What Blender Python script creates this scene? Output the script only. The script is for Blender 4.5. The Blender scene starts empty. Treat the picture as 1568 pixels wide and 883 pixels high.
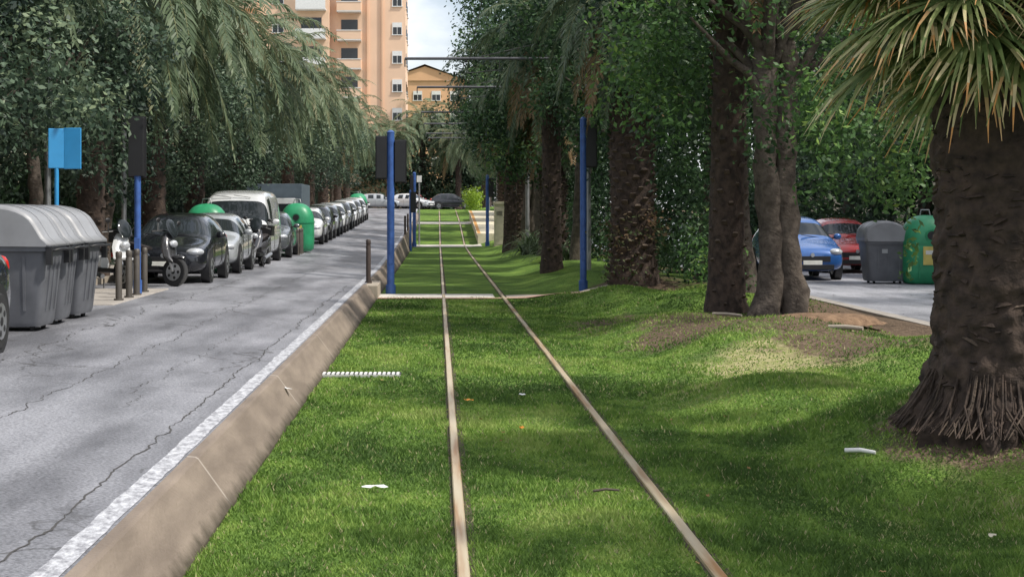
import bpy, math, random
import numpy as np
from mathutils import Vector, Matrix, noise
random.seed(7); rng=np.random.default_rng(11)
scene=bpy.context.scene
scene.view_settings.view_transform='Standard'
scene.view_settings.look='None'
scene.view_settings.exposure=0
R=math.radians
# ------------------------------------------------------------ camera
cam=bpy.data.cameras.new('camera'); co=bpy.data.objects.new('camera',cam)
scene.collection.objects.link(co); scene.camera=co
co.location=(0,0,2.1); co.rotation_euler=(R(90),0,0)
cam.sensor_width=36; cam.lens=57.4; cam.shift_x=0.0727; cam.shift_y=-0.0743
cam.clip_start=0.1; cam.clip_end=3000
# ------------------------------------------------------------ world
SUN_EL=54; SUN_AZ=114   # azimuth clockwise from +Y
w=bpy.data.worlds.new('World'); scene.world=w; w.use_nodes=True
nt=w.node_tree; nt.nodes.clear()
out=nt.nodes.new('ShaderNodeOutputWorld'); bg=nt.nodes.new('ShaderNodeBackground')
sky=nt.nodes.new('ShaderNodeTexSky'); sky.sky_type='NISHITA'; sky.sun_disc=False
sky.sun_elevation=R(SUN_EL); sky.sun_rotation=R(SUN_AZ); sky.dust_density=2.0
tc=nt.nodes.new('ShaderNodeTexCoord'); mp=nt.nodes.new('ShaderNodeMapping'); mp.inputs['Scale'].default_value=(1,1,2.2)
nz=nt.nodes.new('ShaderNodeTexNoise'); nz.inputs['Scale'].default_value=7; nz.inputs['Detail'].default_value=9
rp=nt.nodes.new('ShaderNodeValToRGB'); rp.color_ramp.elements[0].position=.42; rp.color_ramp.elements[1].position=.60
rp.color_ramp.elements[0].color=(.25,.25,.25,1); rp.color_ramp.elements[1].color=(.95,.95,.95,1)
mx=nt.nodes.new('ShaderNodeMixRGB'); mx.inputs[2].default_value=(8.5,8.7,9.2,1)
L=nt.links.new
L(tc.outputs['Generated'],mp.inputs[0]); L(mp.outputs[0],nz.inputs['Vector']); L(nz.outputs['Fac'],rp.inputs[0])
L(rp.outputs[0],mx.inputs[0]); L(sky.outputs[0],mx.inputs[1]); L(mx.outputs[0],bg.inputs[0])
bg.inputs[1].default_value=0.15; L(bg.outputs[0],out.inputs[0])
sd=bpy.data.lights.new('sun','SUN'); sd.energy=4.5; sd.angle=R(2.5); sd.color=(1,.95,.86)
so=bpy.data.objects.new('sun',sd); scene.collection.objects.link(so)
az=R(SUN_AZ); el=R(SUN_EL)
sv=Vector((math.sin(az)*math.cos(el),math.cos(az)*math.cos(el),math.sin(el)))
so.rotation_euler=sv.to_track_quat('Z','Y').to_euler(); so.location=(20,0,40)
# ------------------------------------------------------------ materials
MATS={}
def newmat(name):
    m=bpy.data.materials.new(name); m.use_nodes=True
    return m,m.node_tree,m.node_tree.nodes['Principled BSDF']
def mat(name,col,rough=.6,metal=0,var=.12,scale=6,bump=0,bscale=40,coat=0,col2=None,spec=None):
    if name in MATS: return MATS[name]
    m,n,b=newmat(name)
    t=n.nodes.new('ShaderNodeTexCoord'); z=n.nodes.new('ShaderNodeTexNoise'); z.inputs['Scale'].default_value=scale; z.inputs['Detail'].default_value=6
    n.links.new(t.outputs['Object'],z.inputs['Vector'])
    r=n.nodes.new('ShaderNodeValToRGB'); r.color_ramp.elements[0].position=.3; r.color_ramp.elements[1].position=.7
    c2=col2 or tuple(min(1,c*(1+var)) for c in col); c1=tuple(c*(1-var) for c in col) if not col2 else col
    r.color_ramp.elements[0].color=(*c1,1); r.color_ramp.elements[1].color=(*c2,1)
    n.links.new(z.outputs['Fac'],r.inputs[0]); n.links.new(r.outputs[0],b.inputs['Base Color'])
    b.inputs['Roughness'].default_value=rough; b.inputs['Metallic'].default_value=metal
    if coat: b.inputs['Coat Weight'].default_value=coat; b.inputs['Coat Roughness'].default_value=.05
    if bump:
        z2=n.nodes.new('ShaderNodeTexNoise'); z2.inputs['Scale'].default_value=bscale; z2.inputs['Detail'].default_value=8
        n.links.new(t.outputs['Object'],z2.inputs['Vector'])
        bp=n.nodes.new('ShaderNodeBump'); bp.inputs['Strength'].default_value=bump; bp.inputs['Distance'].default_value=.03
        n.links.new(z2.outputs['Fac'],bp.inputs['Height']); n.links.new(bp.outputs[0],b.inputs['Normal'])
    MATS[name]=m; return m
def leafmat(name,stops,trans=.35,rough=.5,spec=.3):
    """colour ramp driven by the per-leaf attribute 'tint'"""
    m,n,b=newmat(name)
    a=n.nodes.new('ShaderNodeAttribute'); a.attribute_name='tint'
    r=n.nodes.new('ShaderNodeValToRGB'); e=r.color_ramp.elements
    e[0].position=stops[0][0]; e[0].color=(*stops[0][1],1)
    e[1].position=stops[-1][0]; e[1].color=(*stops[-1][1],1)
    for p,c in stops[1:-1]:
        q=e.new(p); q.color=(*c,1)
    n.links.new(a.outputs['Fac'],r.inputs[0]); n.links.new(r.outputs[0],b.inputs['Base Color'])
    b.inputs['Roughness'].default_value=rough; b.inputs['Specular IOR Level'].default_value=spec
    tr=n.nodes.new('ShaderNodeBsdfTranslucent'); ms=n.nodes.new('ShaderNodeMixShader'); ms.inputs[0].default_value=trans
    n.links.new(r.outputs[0],tr.inputs[0]); n.links.new(b.outputs[0],ms.inputs[1]); n.links.new(tr.outputs[0],ms.inputs[2])
    n.links.new(ms.outputs[0],n.nodes['Material Output'].inputs['Surface'])
    return m
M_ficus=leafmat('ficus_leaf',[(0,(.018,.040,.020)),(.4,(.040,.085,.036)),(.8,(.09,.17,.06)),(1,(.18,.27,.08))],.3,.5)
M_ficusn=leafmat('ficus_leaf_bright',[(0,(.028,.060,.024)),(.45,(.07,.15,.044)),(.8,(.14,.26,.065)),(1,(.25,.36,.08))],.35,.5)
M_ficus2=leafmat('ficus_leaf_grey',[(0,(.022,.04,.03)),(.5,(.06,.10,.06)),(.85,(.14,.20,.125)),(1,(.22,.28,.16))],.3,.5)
M_palm=leafmat('palm_leaflet',[(0,(.045,.072,.042)),(.4,(.095,.14,.075)),(.7,(.18,.225,.13)),(.82,(.22,.18,.09)),(1,(.24,.15,.07))],.3,.5)
M_fan=leafmat('fan_palm_leaf',[(0,(.06,.10,.03)),(.4,(.13,.19,.06)),(.7,(.28,.31,.12)),(.85,(.62,.53,.31)),(1,(.60,.30,.10))],.3,.5)
M_ivy=leafmat('ivy_leaf',[(0,(.04,.05,.025)),(.4,(.07,.11,.035)),(.6,(.11,.085,.045)),(1,(.2,.12,.07))],.25,.6)
M_bush=leafmat('bush_leaf',[(0,(.16,.27,.02)),(1,(.42,.56,.06))],.35,.5)
M_blade=leafmat('grass_blade',[(0,(.07,.13,.032)),(.5,(.155,.265,.052)),(.85,(.28,.40,.085)),(1,(.44,.40,.22))],.35,.65,.2)
M_bark=mat('bark',(.050,.038,.030),.9,0,.4,8,1,18,col2=(.13,.105,.085))
M_palmbark=mat('palm_bark',(.024,.017,.014),.95,0,.4,9,1,14,col2=(.085,.058,.044))
M_stub=mat('palm_stub',(.045,.032,.024),.9,0,.4,5,1,25,col2=(.13,.095,.07))
M_petiole=mat('palm_petiole',(.16,.17,.07),.6)
M_conc=mat('concrete',(.36,.31,.25),.85,0,.15,2,.3,60)
M_pave=mat('paving',(.34,.31,.28),.85,0,.2,3,.3,40)
M_grey=mat('galvanised_steel',(.35,.36,.37),.45,.6)
M_blue=mat('blue_paint',(.05,.12,.36),.45,0,.2,8)
M_sign=mat('blue_sign_paint',(.04,.28,.58),.35,0,.08,4)
M_black=mat('black_plastic',(.018,.018,.02),.45)
M_rubber=mat('rubber',(.02,.02,.021),.8)
M_rim=mat('wheel_rim',(.45,.46,.48),.3,.8)
M_glass=mat('dark_glass',(.02,.025,.028),.05,0,.05,spec=1)
M_lamp=mat('headlamp',(.6,.62,.65),.12,.3)
M_tail=mat('tail_lamp',(.45,.02,.015),.2)
M_plate=mat('number_plate',(.75,.75,.7),.5)
M_binbody=mat('bin_grey',(.12,.125,.14),.5,0,.2,4)
M_binlid=mat('bin_lid_grey',(.25,.255,.27),.42,0,.2,2)
M_green=mat('container_green',(.03,.28,.13),.4,0,.16,4)
M_yellow=mat('yellow_label',(.60,.50,.14),.6)
M_white=mat('white_paint',(.72,.72,.70),.6,0,.08)
M_cream=mat('cream_render',(.62,.56,.42),.8,0,.1,2)
M_brown=mat('bollard_brown',(.05,.035,.03),.6)
M_peach=mat('peach_render',(.76,.53,.37),.85,0,.07,.3)
M_orange=mat('orange_render',(.70,.42,.24),.85,0,.07,.3)
M_band=mat('band_render',(.72,.47,.31),.85,0,.07,.3)
M_roof=mat('roof_tile',(.35,.15,.08),.85)
M_wire=mat('wire',(.06,.06,.06),.6)
M_seat=mat('seat_vinyl',(.03,.025,.025),.55)
# ------------------------------------------------------------ mesh builder
class MB:
    def __init__(s): s.v=[];s.f=[];s.mi=[];s.sm=[];s.mats=[]
    def m(s,mt):
        if mt not in s.mats: s.mats.append(mt)
        return s.mats.index(mt)
    def add(s,vs,fs,mt,smooth=False):
        o=len(s.v); k=s.m(mt); s.v+= [tuple(v) for v in vs]
        for f in fs: s.f.append([i+o for i in f]); s.mi.append(k); s.sm.append(smooth)
    def box(s,c,d,mt,rot=None,tx=1,ty=1):
        x,y,z=d[0]/2,d[1]/2,d[2]/2
        vs=[Vector(p) for p in [(-x,-y,-z),(x,-y,-z),(x,y,-z),(-x,y,-z),(-x*tx,-y*ty,z),(x*tx,-y*ty,z),(x*tx,y*ty,z),(-x*tx,y*ty,z)]]
        if rot is not None: vs=[rot@v for v in vs]
        vs=[v+Vector(c) for v in vs]
        s.add(vs,[(0,3,2,1),(4,5,6,7),(0,1,5,4),(1,2,6,5),(2,3,7,6),(3,0,4,7)],mt)
    def tube(s,pts,rad,mt,n=10,caps=True,jit=0,sc=3):
        pts=[Vector(p) for p in pts]; 
        if not hasattr(rad,'__len__'): rad=[rad]*len(pts)
        rings=[]
        prev=None
        for i,p in enumerate(pts):
            d=(pts[min(i+1,len(pts)-1)]-pts[max(i-1,0)]).normalized()
            if prev is None:
                a=d.orthogonal().normalized()
            else:
                a=(prev-d*prev.dot(d)).normalized()
            prev=a; b=d.cross(a)
            ring=[]
            for j in range(n):
                t=2*math.pi*j/n; q=a*math.cos(t)+b*math.sin(t); r=rad[i]
                if jit: r*=1+jit*noise.noise((p+q*rad[i])*sc)
                ring.append(p+q*r)
            rings.append(ring)
        vs=[v for r in rings for v in r]; fs=[]
        for i in range(len(rings)-1):
            for j in range(n):
                k=(j+1)%n; fs.append((i*n+j,i*n+k,(i+1)*n+k,(i+1)*n+j))
        s.add(vs,fs,mt,True)
        if caps:
            s.add(rings[0],[tuple(range(n))[::-1]],mt); s.add(rings[-1],[tuple(range(n))],mt)
    def sph(s,c,d,mt,n=12,m=8,rot=None):
        vs=[];fs=[]
        for i in range(m+1):
            p=math.pi*i/m
            for j in range(n):
                t=2*math.pi*j/n; v=Vector((math.sin(p)*math.cos(t)*d[0]/2,math.sin(p)*math.sin(t)*d[1]/2,math.cos(p)*d[2]/2))
                if rot is not None: v=rot@v
                vs.append(v+Vector(c))
        for i in range(m):
            for j in range(n):
                k=(j+1)%n; fs.append((i*n+j,(i+1)*n+j,(i+1)*n+k,i*n+k))
        s.add(vs,fs,mt,True)
    def loft(s,rings,mt,closed=True,caps=True,smooth=True):
        n=len(rings[0]); vs=[v for r in rings for v in r]; fs=[]
        for i in range(len(rings)-1):
            for j in range(n if closed else n-1):
                k=(j+1)%n; fs.append((i*n+j,i*n+k,(i+1)*n+k,(i+1)*n+j))
        s.add(vs,fs,mt,smooth)
        if caps: s.add(rings[0],[tuple(range(n))[::-1]],mt); s.add(rings[-1],[tuple(range(n))],mt)
    def wheel(s,c,r,wd,rim=True,axis='x'):
        ax=Vector((1,0,0)) if axis=='x' else Vector((0,1,0)); c=Vector(c)
        s.tube([c-ax*wd/2,c-ax*wd*.38,c+ax*wd*.38,c+ax*wd/2],[r*.9,r,r,r*.9],M_rubber,20)
        if rim:
            s.tube([c-ax*(wd/2+.006),c+ax*(wd/2+.006)],r*.62,M_rim,16)
            for sg in(-1,1): 
                s.tube([c+ax*sg*(wd/2+.007),c+ax*sg*(wd/2+.012)],r*.16,M_black,8)
                for k in range(5):
                    t=2*math.pi*(k+.5)/5; o=Vector((0,math.cos(t),math.sin(t))) if axis=='x' else Vector((math.cos(t),0,math.sin(t)))
                    s.tube([c+ax*sg*(wd/2+.007)+o*r*.42,c+ax*sg*(wd/2+.010)+o*r*.42],r*.12,M_black,6)
    def mesh(s,name):
        me=bpy.data.meshes.new(name); me.from_pydata(s.v,[],s.f)
        for m in s.mats: me.materials.append(m)
        me.polygons.foreach_set('material_index',s.mi); me.polygons.foreach_set('use_smooth',s.sm); me.update()
        return me
    def obj(s,name,parent=None,loc=(0,0,0),rz=0,bevel=0,sub=0):
        o=link(name,s.mesh(name),parent,loc,rz)
        if bevel:
            b=o.modifiers.new('b','BEVEL'); b.width=bevel; b.segments=2; b.limit_method='ANGLE'; b.angle_limit=R(35)
        if sub:
            b=o.modifiers.new('s','SUBSURF'); b.levels=sub; b.render_levels=sub
        return o
def link(name,me,parent=None,loc=(0,0,0),rz=0,sc=1):
    o=bpy.data.objects.new(name,me); scene.collection.objects.link(o)
    o.location=loc; o.rotation_euler=(0,0,rz); o.scale=(sc,sc,sc) if not hasattr(sc,'__len__') else sc
    if parent: o.parent=parent
    return o
def empty(name,loc,rz=0,sc=1):
    return link(name,None,None,loc,rz,sc)
def npmesh(name,V,F,mt,tint=None,k=4):
    me=bpy.data.meshes.new(name); me.vertices.add(len(V)); me.vertices.foreach_set('co',V.astype(np.float32).ravel())
    me.loops.add(F.size); me.loops.foreach_set('vertex_index',F.astype(np.int32).ravel())
    me.polygons.add(len(F)); me.polygons.foreach_set('loop_start',np.arange(0,F.size,k,dtype=np.int32))
    me.update(calc_edges=True); me.materials.append(mt)
    if tint is not None:
        a=me.attributes.new('tint','FLOAT','POINT'); a.data.foreach_set('value',tint.astype(np.float32))
    return me
# ------------------------------------------------------------ terrain height
def sms(a,b,x): 
    t=np.clip((x-a)/(b-a),0,1); return t*t*(3-2*t)
def tr(Y): return np.interp(Y,[-60,80,98,120,150,700],[0,0,.1,1.35,2.4,2.4])
def rr(Y): return np.interp(Y,[-60,50,70,95,120,150,700],[0,0,.22,.65,1.2,2.05,2.05])
RE=-1.74   # road edge
def RZ(X,Y): 
    z=.36+rr(Y)+.078*np.clip(RE-X,0,3.2)
    return z+(2.4-z)*sms(140,150,Y)
def LZ(X,Y):
    X=np.asarray(X,float);Y=np.asarray(Y,float)
    side=.32*sms(2.1,4.6,X)
    env=sms(2.2,3.6,X)*(1-sms(6.8,7.7,X))
    b=.13*np.sin(Y*.62+.9*X+1.2)*env+.07*np.sin(Y*1.4-1.3*X)*env
    b+= .16*np.exp(-((X-5.6)**2/1.6+(Y-26.5)**2/5.))+.16*np.exp(-((X-4.6)**2/1.5+(Y-13)**2/2.))
    near=.02*np.sin(X*2.1+Y*.7)*sms(1.7,2.2,X)
    return tr(Y)+side+b+near
def RR(Y): return tr(Y)+.30
def H(X,Y):
    z=LZ(X,Y)
    l=RZ(X,Y)-.07
    z=np.where(X<-1.5,z+(l-z)*sms(-1.60,-1.82,X),z)
    z=np.where(X>7.5,z+(RR(Y)-.08-z)*sms(7.62,7.8,X),z)
    return z+(2.36-z)*sms(142,150,Y)
def h(x,y): return float(H(np.array(float(x)),np.array(float(y))))
def hr(x,y): return float(RZ(np.array(float(x)),np.array(float(y))))
def grid(name,xs,ys,zf,mt,attrs=None,smooth=True):
    X,Y=np.meshgrid(xs,ys); Z=zf(X,Y); V=np.stack([X,Y,Z],-1).reshape(-1,3)
    nx,ny=len(xs),len(ys); i=np.arange(nx-1)[None,:]+np.arange(ny-1)[:,None]*nx
    F=np.stack([i,i+1,i+1+nx,i+nx],-1).reshape(-1,4)
    me=npmesh(name,V,F,mt)
    me.polygons.foreach_set('use_smooth',[smooth]*len(F))
    for k,fn in (attrs or {}).items():
        a=me.attributes.new(k,'FLOAT','POINT'); a.data.foreach_set('value',fn(X,Y).astype(np.float32).ravel())
    return link(name,me)
def soil(X,Y):
    s=1.0*np.exp(-((X-5.6)**2/3.2+(Y-26.0)**2/13.))+.9*np.exp(-((X-4.5)**2/1.0+(Y-13.0)**2/1.6))
    s+=.5*np.exp(-((X-5.6)**2/.9+(Y-21.2)**2/2.))+.8*np.exp(-((X-4.9)**2/2.2+(Y-40)**2/9.))+.42*np.exp(-((X-1.0)**2/.06+(Y-12.3)**2/.35))
    s+=.7*sms(6.2,7.3,X)+.6*np.exp(-((X-3.2)**2/1.0+(Y-29.5)**2/8.))+.5*np.exp(-((X-3.6)**2/.8+(Y-24.5)**2/1.))
    s+=.33*np.exp(-((X-3.2)**2/.15+(Y-11.4)**2/.2))
    return np.clip(s,0,1)
def dry(X,Y):
    return np.clip(1.0*np.exp(-((X-4.4)**2/1.1+(Y-20.8)**2/3.0))+.5*np.exp(-((X-4.0)**2/1.4+(Y-10.8)**2/1.))+.5*np.exp(-((X-3.2)**2/1.+(Y-18.5)**2/2.)),0,1)
def ground_mat():
    m,n,b=newmat('lawn'); N=n.nodes.new; K=n.links.new
    g=N('ShaderNodeNewGeometry')
    def nse(sc,dt=6):
        z=N('ShaderNodeTexNoise'); z.inputs['Scale'].default_value=sc; z.inputs['Detail'].default_value=dt; K(g.outputs['Position'],z.inputs['Vector']); return z
    def ramp(src,stops):
        r=N('ShaderNodeValToRGB'); e=r.color_ramp.elements
        e[0].position=stops[0][0]; e[0].color=(*stops[0][1],1); e[1].position=stops[-1][0]; e[1].color=(*stops[-1][1],1)
        for p,c in stops[1:-1]: q=e.new(p); q.color=(*c,1)
        K(src,r.inputs[0]); return r
    a=ramp(nse(.9,10).outputs['Fac'],[(.3,(.07,.13,.03)),(.5,(.13,.225,.042)),(.7,(.22,.33,.065))])
    f=ramp(nse(45,4).outputs['Fac'],[(.3,(.4,.4,.4)),(.7,(1.4,1.4,1.4))])
    mu=N('ShaderNodeMixRGB'); mu.blend_type='MULTIPLY'; mu.inputs[0].default_value=1; K(a.outputs[0],mu.inputs[1]); K(f.outputs[0],mu.inputs[2])
    def mixattr(prev,name,colr,lo,hi,sc):
        at=N('ShaderNodeAttribute'); at.attribute_name=name
        z=nse(sc,8); ad=N('ShaderNodeMath'); ad.operation='ADD'; K(at.outputs['Fac'],ad.inputs[0]); K(z.outputs['Fac'],ad.inputs[1])
        rr_=N('ShaderNodeMapRange'); rr_.inputs[1].default_value=lo; rr_.inputs[2].default_value=hi; K(ad.outputs[0],rr_.inputs[0])
        mm=N('ShaderNodeMixRGB'); K(rr_.outputs[0],mm.inputs[0]); K(prev.outputs[0],mm.inputs[1]); K(colr.outputs[0],mm.inputs[2]); return mm
    dr=ramp(nse(9).outputs['Fac'],[(.3,(.26,.29,.09)),(.7,(.48,.41,.24))])
    sl=ramp(nse(14).outputs['Fac'],[(.3,(.08,.055,.04)),(.7,(.22,.16,.11))])
    m1=mixattr(mu,'dry',dr,.75,1.15,2.5); m2=mixattr(m1,'soil',sl,.76,1.0,2.2)
    K(m2.outputs[0],b.inputs['Base Color']); b.inputs['Roughness'].default_value=.9; b.inputs['Specular IOR Level'].default_value=.15
    bp=N('ShaderNodeBump'); bp.inputs['Strength'].default_value=1; bp.inputs['Distance'].default_value=.06
    K(nse(30,8).outputs['Fac'],bp.inputs['Height']); K(bp.outputs[0],b.inputs['Normal'])
    return m
xs=np.unique(np.concatenate([np.linspace(-300,-20,8),np.linspace(-20,-2.2,12),[-2,-1.86,-1.82,-1.74,-1.68,-1.60,-1.5],np.linspace(-1.3,2,8),np.linspace(2.1,7.5,45),[7.55,7.62,7.7,7.8,7.9],np.linspace(9,30,6),np.linspace(40,300,6)]))
ys=np.unique(np.concatenate([np.linspace(-60,6,10),np.linspace(7,46,130),np.linspace(47,160,70),np.linspace(170,700,10)]))
grid('ground',xs,ys,H,ground_mat(),{'soil':soil,'dry':dry})
# ------------------------------------------------------------ asphalt
def asphalt(name,base=.17):
    m,n,b=newmat(name); N=n.nodes.new; K=n.links.new
    g=N('ShaderNodeNewGeometry')
    mp=N('ShaderNodeMapping'); mp.inputs['Scale'].default_value=(1,.22,1); K(g.outputs['Position'],mp.inputs[0])
    def nse(sc,dt=6,v=None):
        z=N('ShaderNodeTexNoise'); z.inputs['Scale'].default_value=sc; z.inputs['Detail'].default_value=dt; K(v or g.outputs['Position'],z.inputs['Vector']); return z
    r=N('ShaderNodeValToRGB'); e=r.color_ramp.elements; e[0].position=.36; e[1].position=.64
    e[0].color=(base*.5,base*.505,base*.56,1); e[1].color=(base*1.3,base*1.31,base*1.43,1)
    K(nse(1.3,12,mp.outputs[0]).outputs['Fac'],r.inputs[0])
    f=N('ShaderNodeValToRGB'); f.color_ramp.elements[0].position=.3; f.color_ramp.elements[1].position=.7
    f.color_ramp.elements[0].color=(.55,.55,.55,1); f.color_ramp.elements[1].color=(1.35,1.35,1.35,1)
    K(nse(45,5).outputs['Fac'],f.inputs[0])
    mu=N('ShaderNodeMixRGB'); mu.blend_type='MULTIPLY'; mu.inputs[0].default_value=1; K(r.outputs[0],mu.inputs[1]); K(f.outputs[0],mu.inputs[2])
    wn=nse(1.6,6); vm=N('ShaderNodeVectorMath'); vm.operation='MULTIPLY_ADD'; vm.inputs[1].default_value=(.9,.9,.9)
    K(wn.outputs['Color'],vm.inputs[0]); K(g.outputs['Position'],vm.inputs[2])
    vo=N('ShaderNodeTexVoronoi'); vo.feature='DISTANCE_TO_EDGE'; vo.inputs['Scale'].default_value=.55; K(vm.outputs[0],vo.inputs['Vector'])
    cr=N('ShaderNodeMapRange'); cr.inputs[1].default_value=.003; cr.inputs[2].default_value=.014; cr.inputs[3].default_value=.85; cr.inputs[4].default_value=0; K(vo.outputs['Distance'],cr.inputs[0])
    ms=N('ShaderNodeMapRange'); ms.inputs[1].default_value=.46; ms.inputs[2].default_value=.58; K(nse(.35,4).outputs['Fac'],ms.inputs[0])
    mm=N('ShaderNodeMath'); mm.operation='MULTIPLY'; K(cr.outputs[0],mm.inputs[0]); K(ms.outputs[0],mm.inputs[1])
    mc=N('ShaderNodeMixRGB'); mc.inputs[2].default_value=(.05,.048,.048,1); K(mm.outputs[0],mc.inputs[0]); K(mu.outputs[0],mc.inputs[1])
    K(mc.outputs[0],b.inputs['Base Color'])
    rg=N('ShaderNodeMapRange'); rg.inputs[3].default_value=.30; rg.inputs[4].default_value=.75; K(nse(.8,8,mp.outputs[0]).outputs['Fac'],rg.inputs[0]); K(rg.outputs[0],b.inputs['Roughness'])
    bp=N('ShaderNodeBump'); bp.inputs['Strength'].default_value=.5; bp.inputs['Distance'].default_value=.014; K(nse(45,6).outputs['Fac'],bp.inputs['Height']); K(bp.outputs[0],b.inputs['Normal'])
    return m
M_asph=asphalt('asphalt',.21); M_asph2=asphalt('asphalt_light',.32)
ysr=np.unique(np.concatenate([np.linspace(-30,50,60),np.linspace(50,152,70)]))
grid('road',np.array([-7.05,-6.2,-5,-4,-3,RE]),ysr,lambda X,Y:RZ(X,Y)+0*X,M_asph)
grid('side_road',np.array([7.85,9,11.5,14.0]),ysr,lambda X,Y:RR(Y)+0*X+(2.404-RR(Y))*sms(142,150,Y),M_asph2)
grid('cross_road',np.linspace(-40,40,20),np.linspace(152.2,172,8),lambda X,Y:2.405+0*X,M_asph)
def linemat():
    m,n,b=newmat('road_line_paint'); N=n.nodes.new; K=n.links.new
    g=N('ShaderNodeNewGeometry'); mp=N('ShaderNodeMapping'); mp.inputs['Scale'].default_value=(1,.45,1); K(g.outputs['Position'],mp.inputs[0])
    z=N('ShaderNodeTexNoise'); z.inputs['Scale'].default_value=16; z.inputs['Detail'].default_value=12; z.inputs['Roughness'].default_value=.75
    K(mp.outputs[0],z.inputs['Vector'])
    r=N('ShaderNodeValToRGB'); e=r.color_ramp.elements; e[0].position=.40; e[1].position=.62; e[0].color=(.20,.20,.22,1); e[1].color=(.60,.61,.64,1)
    K(z.outputs['Fac'],r.inputs[0]); K(r.outputs[0],b.inputs['Base Color']); b.inputs['Roughness'].default_value=.6
    return m
mb=MB(); yl=np.linspace(4,150,900); M_line=linemat(); V=[];F=[]
for i,y in enumerate(yl):
    a=-1.93+.016*noise.noise(Vector((y*2.3,1,0)))+.010*noise.noise(Vector((y*9,2,0))); b=-1.80+.016*noise.noise(Vector((y*2.1,6,0)))+.010*noise.noise(Vector((y*8,9,0)))
    V+=[(a,y,hr(a,y)+.005),(b,y,hr(b,y)+.005)]
    if i: F.append((2*i-2,2*i-1,2*i+1,2*i))
mb.add(V,F,M_line); mb.obj('road_edge_line')
M_crack=mat('crack_tar',(.06,.057,.055),.8)
def crack(x0_,amp,ya,yb,w_,sd_):
    mb=MB(); yy=ya; pts=[]
    while yy<yb:
        pts.append((x0_+amp*noise.noise(Vector((yy*.6,sd_,0)))+amp*.6*noise.noise(Vector((yy*3.1,5+sd_,0)))+amp*.25*noise.noise(Vector((yy*11,8+sd_,0))),yy)); yy+=.06
    for i in range(len(pts)-1):
        (x0,y0),(x1,y1)=pts[i],pts[i+1]; q=[max(.001,w_*(1+1.2*noise.noise(Vector((y_*2,9,sd_))))) for y_ in (y0,y1)]
        z0=hr(x0,y0)+.004; z1=hr(x1,y1)+.004
        mb.add([(x0-q[0],y0,z0),(x0+q[0],y0,z0),(x1+q[1],y1,z1),(x1-q[1],y1,z1)],[(0,1,2,3)],M_crack)
    mb.obj('road_crack')
crack(-2.12,.09,5.5,38,.006,0); crack(-2.75,.3,14,24,.003,4); crack(-4.5,.25,15,40,.005,7); crack(-3.4,.12,10,45,.004,12)
# concrete bank
def bankmat():
    m,n,b=newmat('bank_concrete'); N=n.nodes.new; K=n.links.new
    g=N('ShaderNodeNewGeometry'); mp=N('ShaderNodeMapping'); mp.inputs['Scale'].default_value=(3,.6,3); K(g.outputs['Position'],mp.inputs[0])
    z=N('ShaderNodeTexNoise'); z.inputs['Scale'].default_value=1.8; z.inputs['Detail'].default_value=12; K(mp.outputs[0],z.inputs['Vector'])
    r=N('ShaderNodeValToRGB'); e=r.color_ramp.elements; e[0].position=.35; e[1].position=.7; e[0].color=(.165,.130,.102,1); e[1].color=(.255,.205,.162,1)
    K(z.outputs['Fac'],r.inputs[0])
    sx=N('ShaderNodeSeparateXYZ'); K(g.outputs['Position'],sx.inputs[0])
    md=N('ShaderNodeMath'); md.operation='PINGPONG'; md.inputs[1].default_value=2.9; K(sx.outputs['Y'],md.inputs[0])
    mr=N('ShaderNodeMapRange'); mr.inputs[1].default_value=.01; mr.inputs[2].default_value=.03; mr.inputs[3].default_value=.5; mr.inputs[4].default_value=0; K(md.outputs[0],mr.inputs[0])
    mx=N('ShaderNodeMixRGB'); mx.inputs[2].default_value=(.5,.45,.4,1); K(mr.outputs[0],mx.inputs[0]); K(r.outputs[0],mx.inputs[1])
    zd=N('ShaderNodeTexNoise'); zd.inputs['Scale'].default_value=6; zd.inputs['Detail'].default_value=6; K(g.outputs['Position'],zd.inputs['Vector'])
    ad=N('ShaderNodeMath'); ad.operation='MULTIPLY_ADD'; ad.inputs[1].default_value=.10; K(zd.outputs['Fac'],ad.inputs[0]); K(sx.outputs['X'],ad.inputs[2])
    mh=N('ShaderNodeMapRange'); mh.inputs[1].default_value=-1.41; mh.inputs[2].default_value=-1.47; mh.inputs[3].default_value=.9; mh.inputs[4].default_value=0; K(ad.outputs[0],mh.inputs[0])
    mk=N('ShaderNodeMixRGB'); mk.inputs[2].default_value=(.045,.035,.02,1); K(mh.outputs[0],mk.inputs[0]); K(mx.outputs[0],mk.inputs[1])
    K(mk.outputs[0],b.inputs['Base Color']); b.inputs['Roughness'].default_value=.85
    z2=N('ShaderNodeTexNoise'); z2.inputs['Scale'].default_value=30; z2.inputs['Detail'].default_value=8; K(g.outputs['Position'],z2.inputs['Vector'])
    bp=N('ShaderNodeBump'); bp.inputs['Strength'].default_value=.6; bp.inputs['Distance'].default_value=.015; K(z2.outputs['Fac'],bp.inputs['Height']); K(bp.outputs[0],b.inputs['Normal'])
    return m
M_bank=bankmat()
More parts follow.
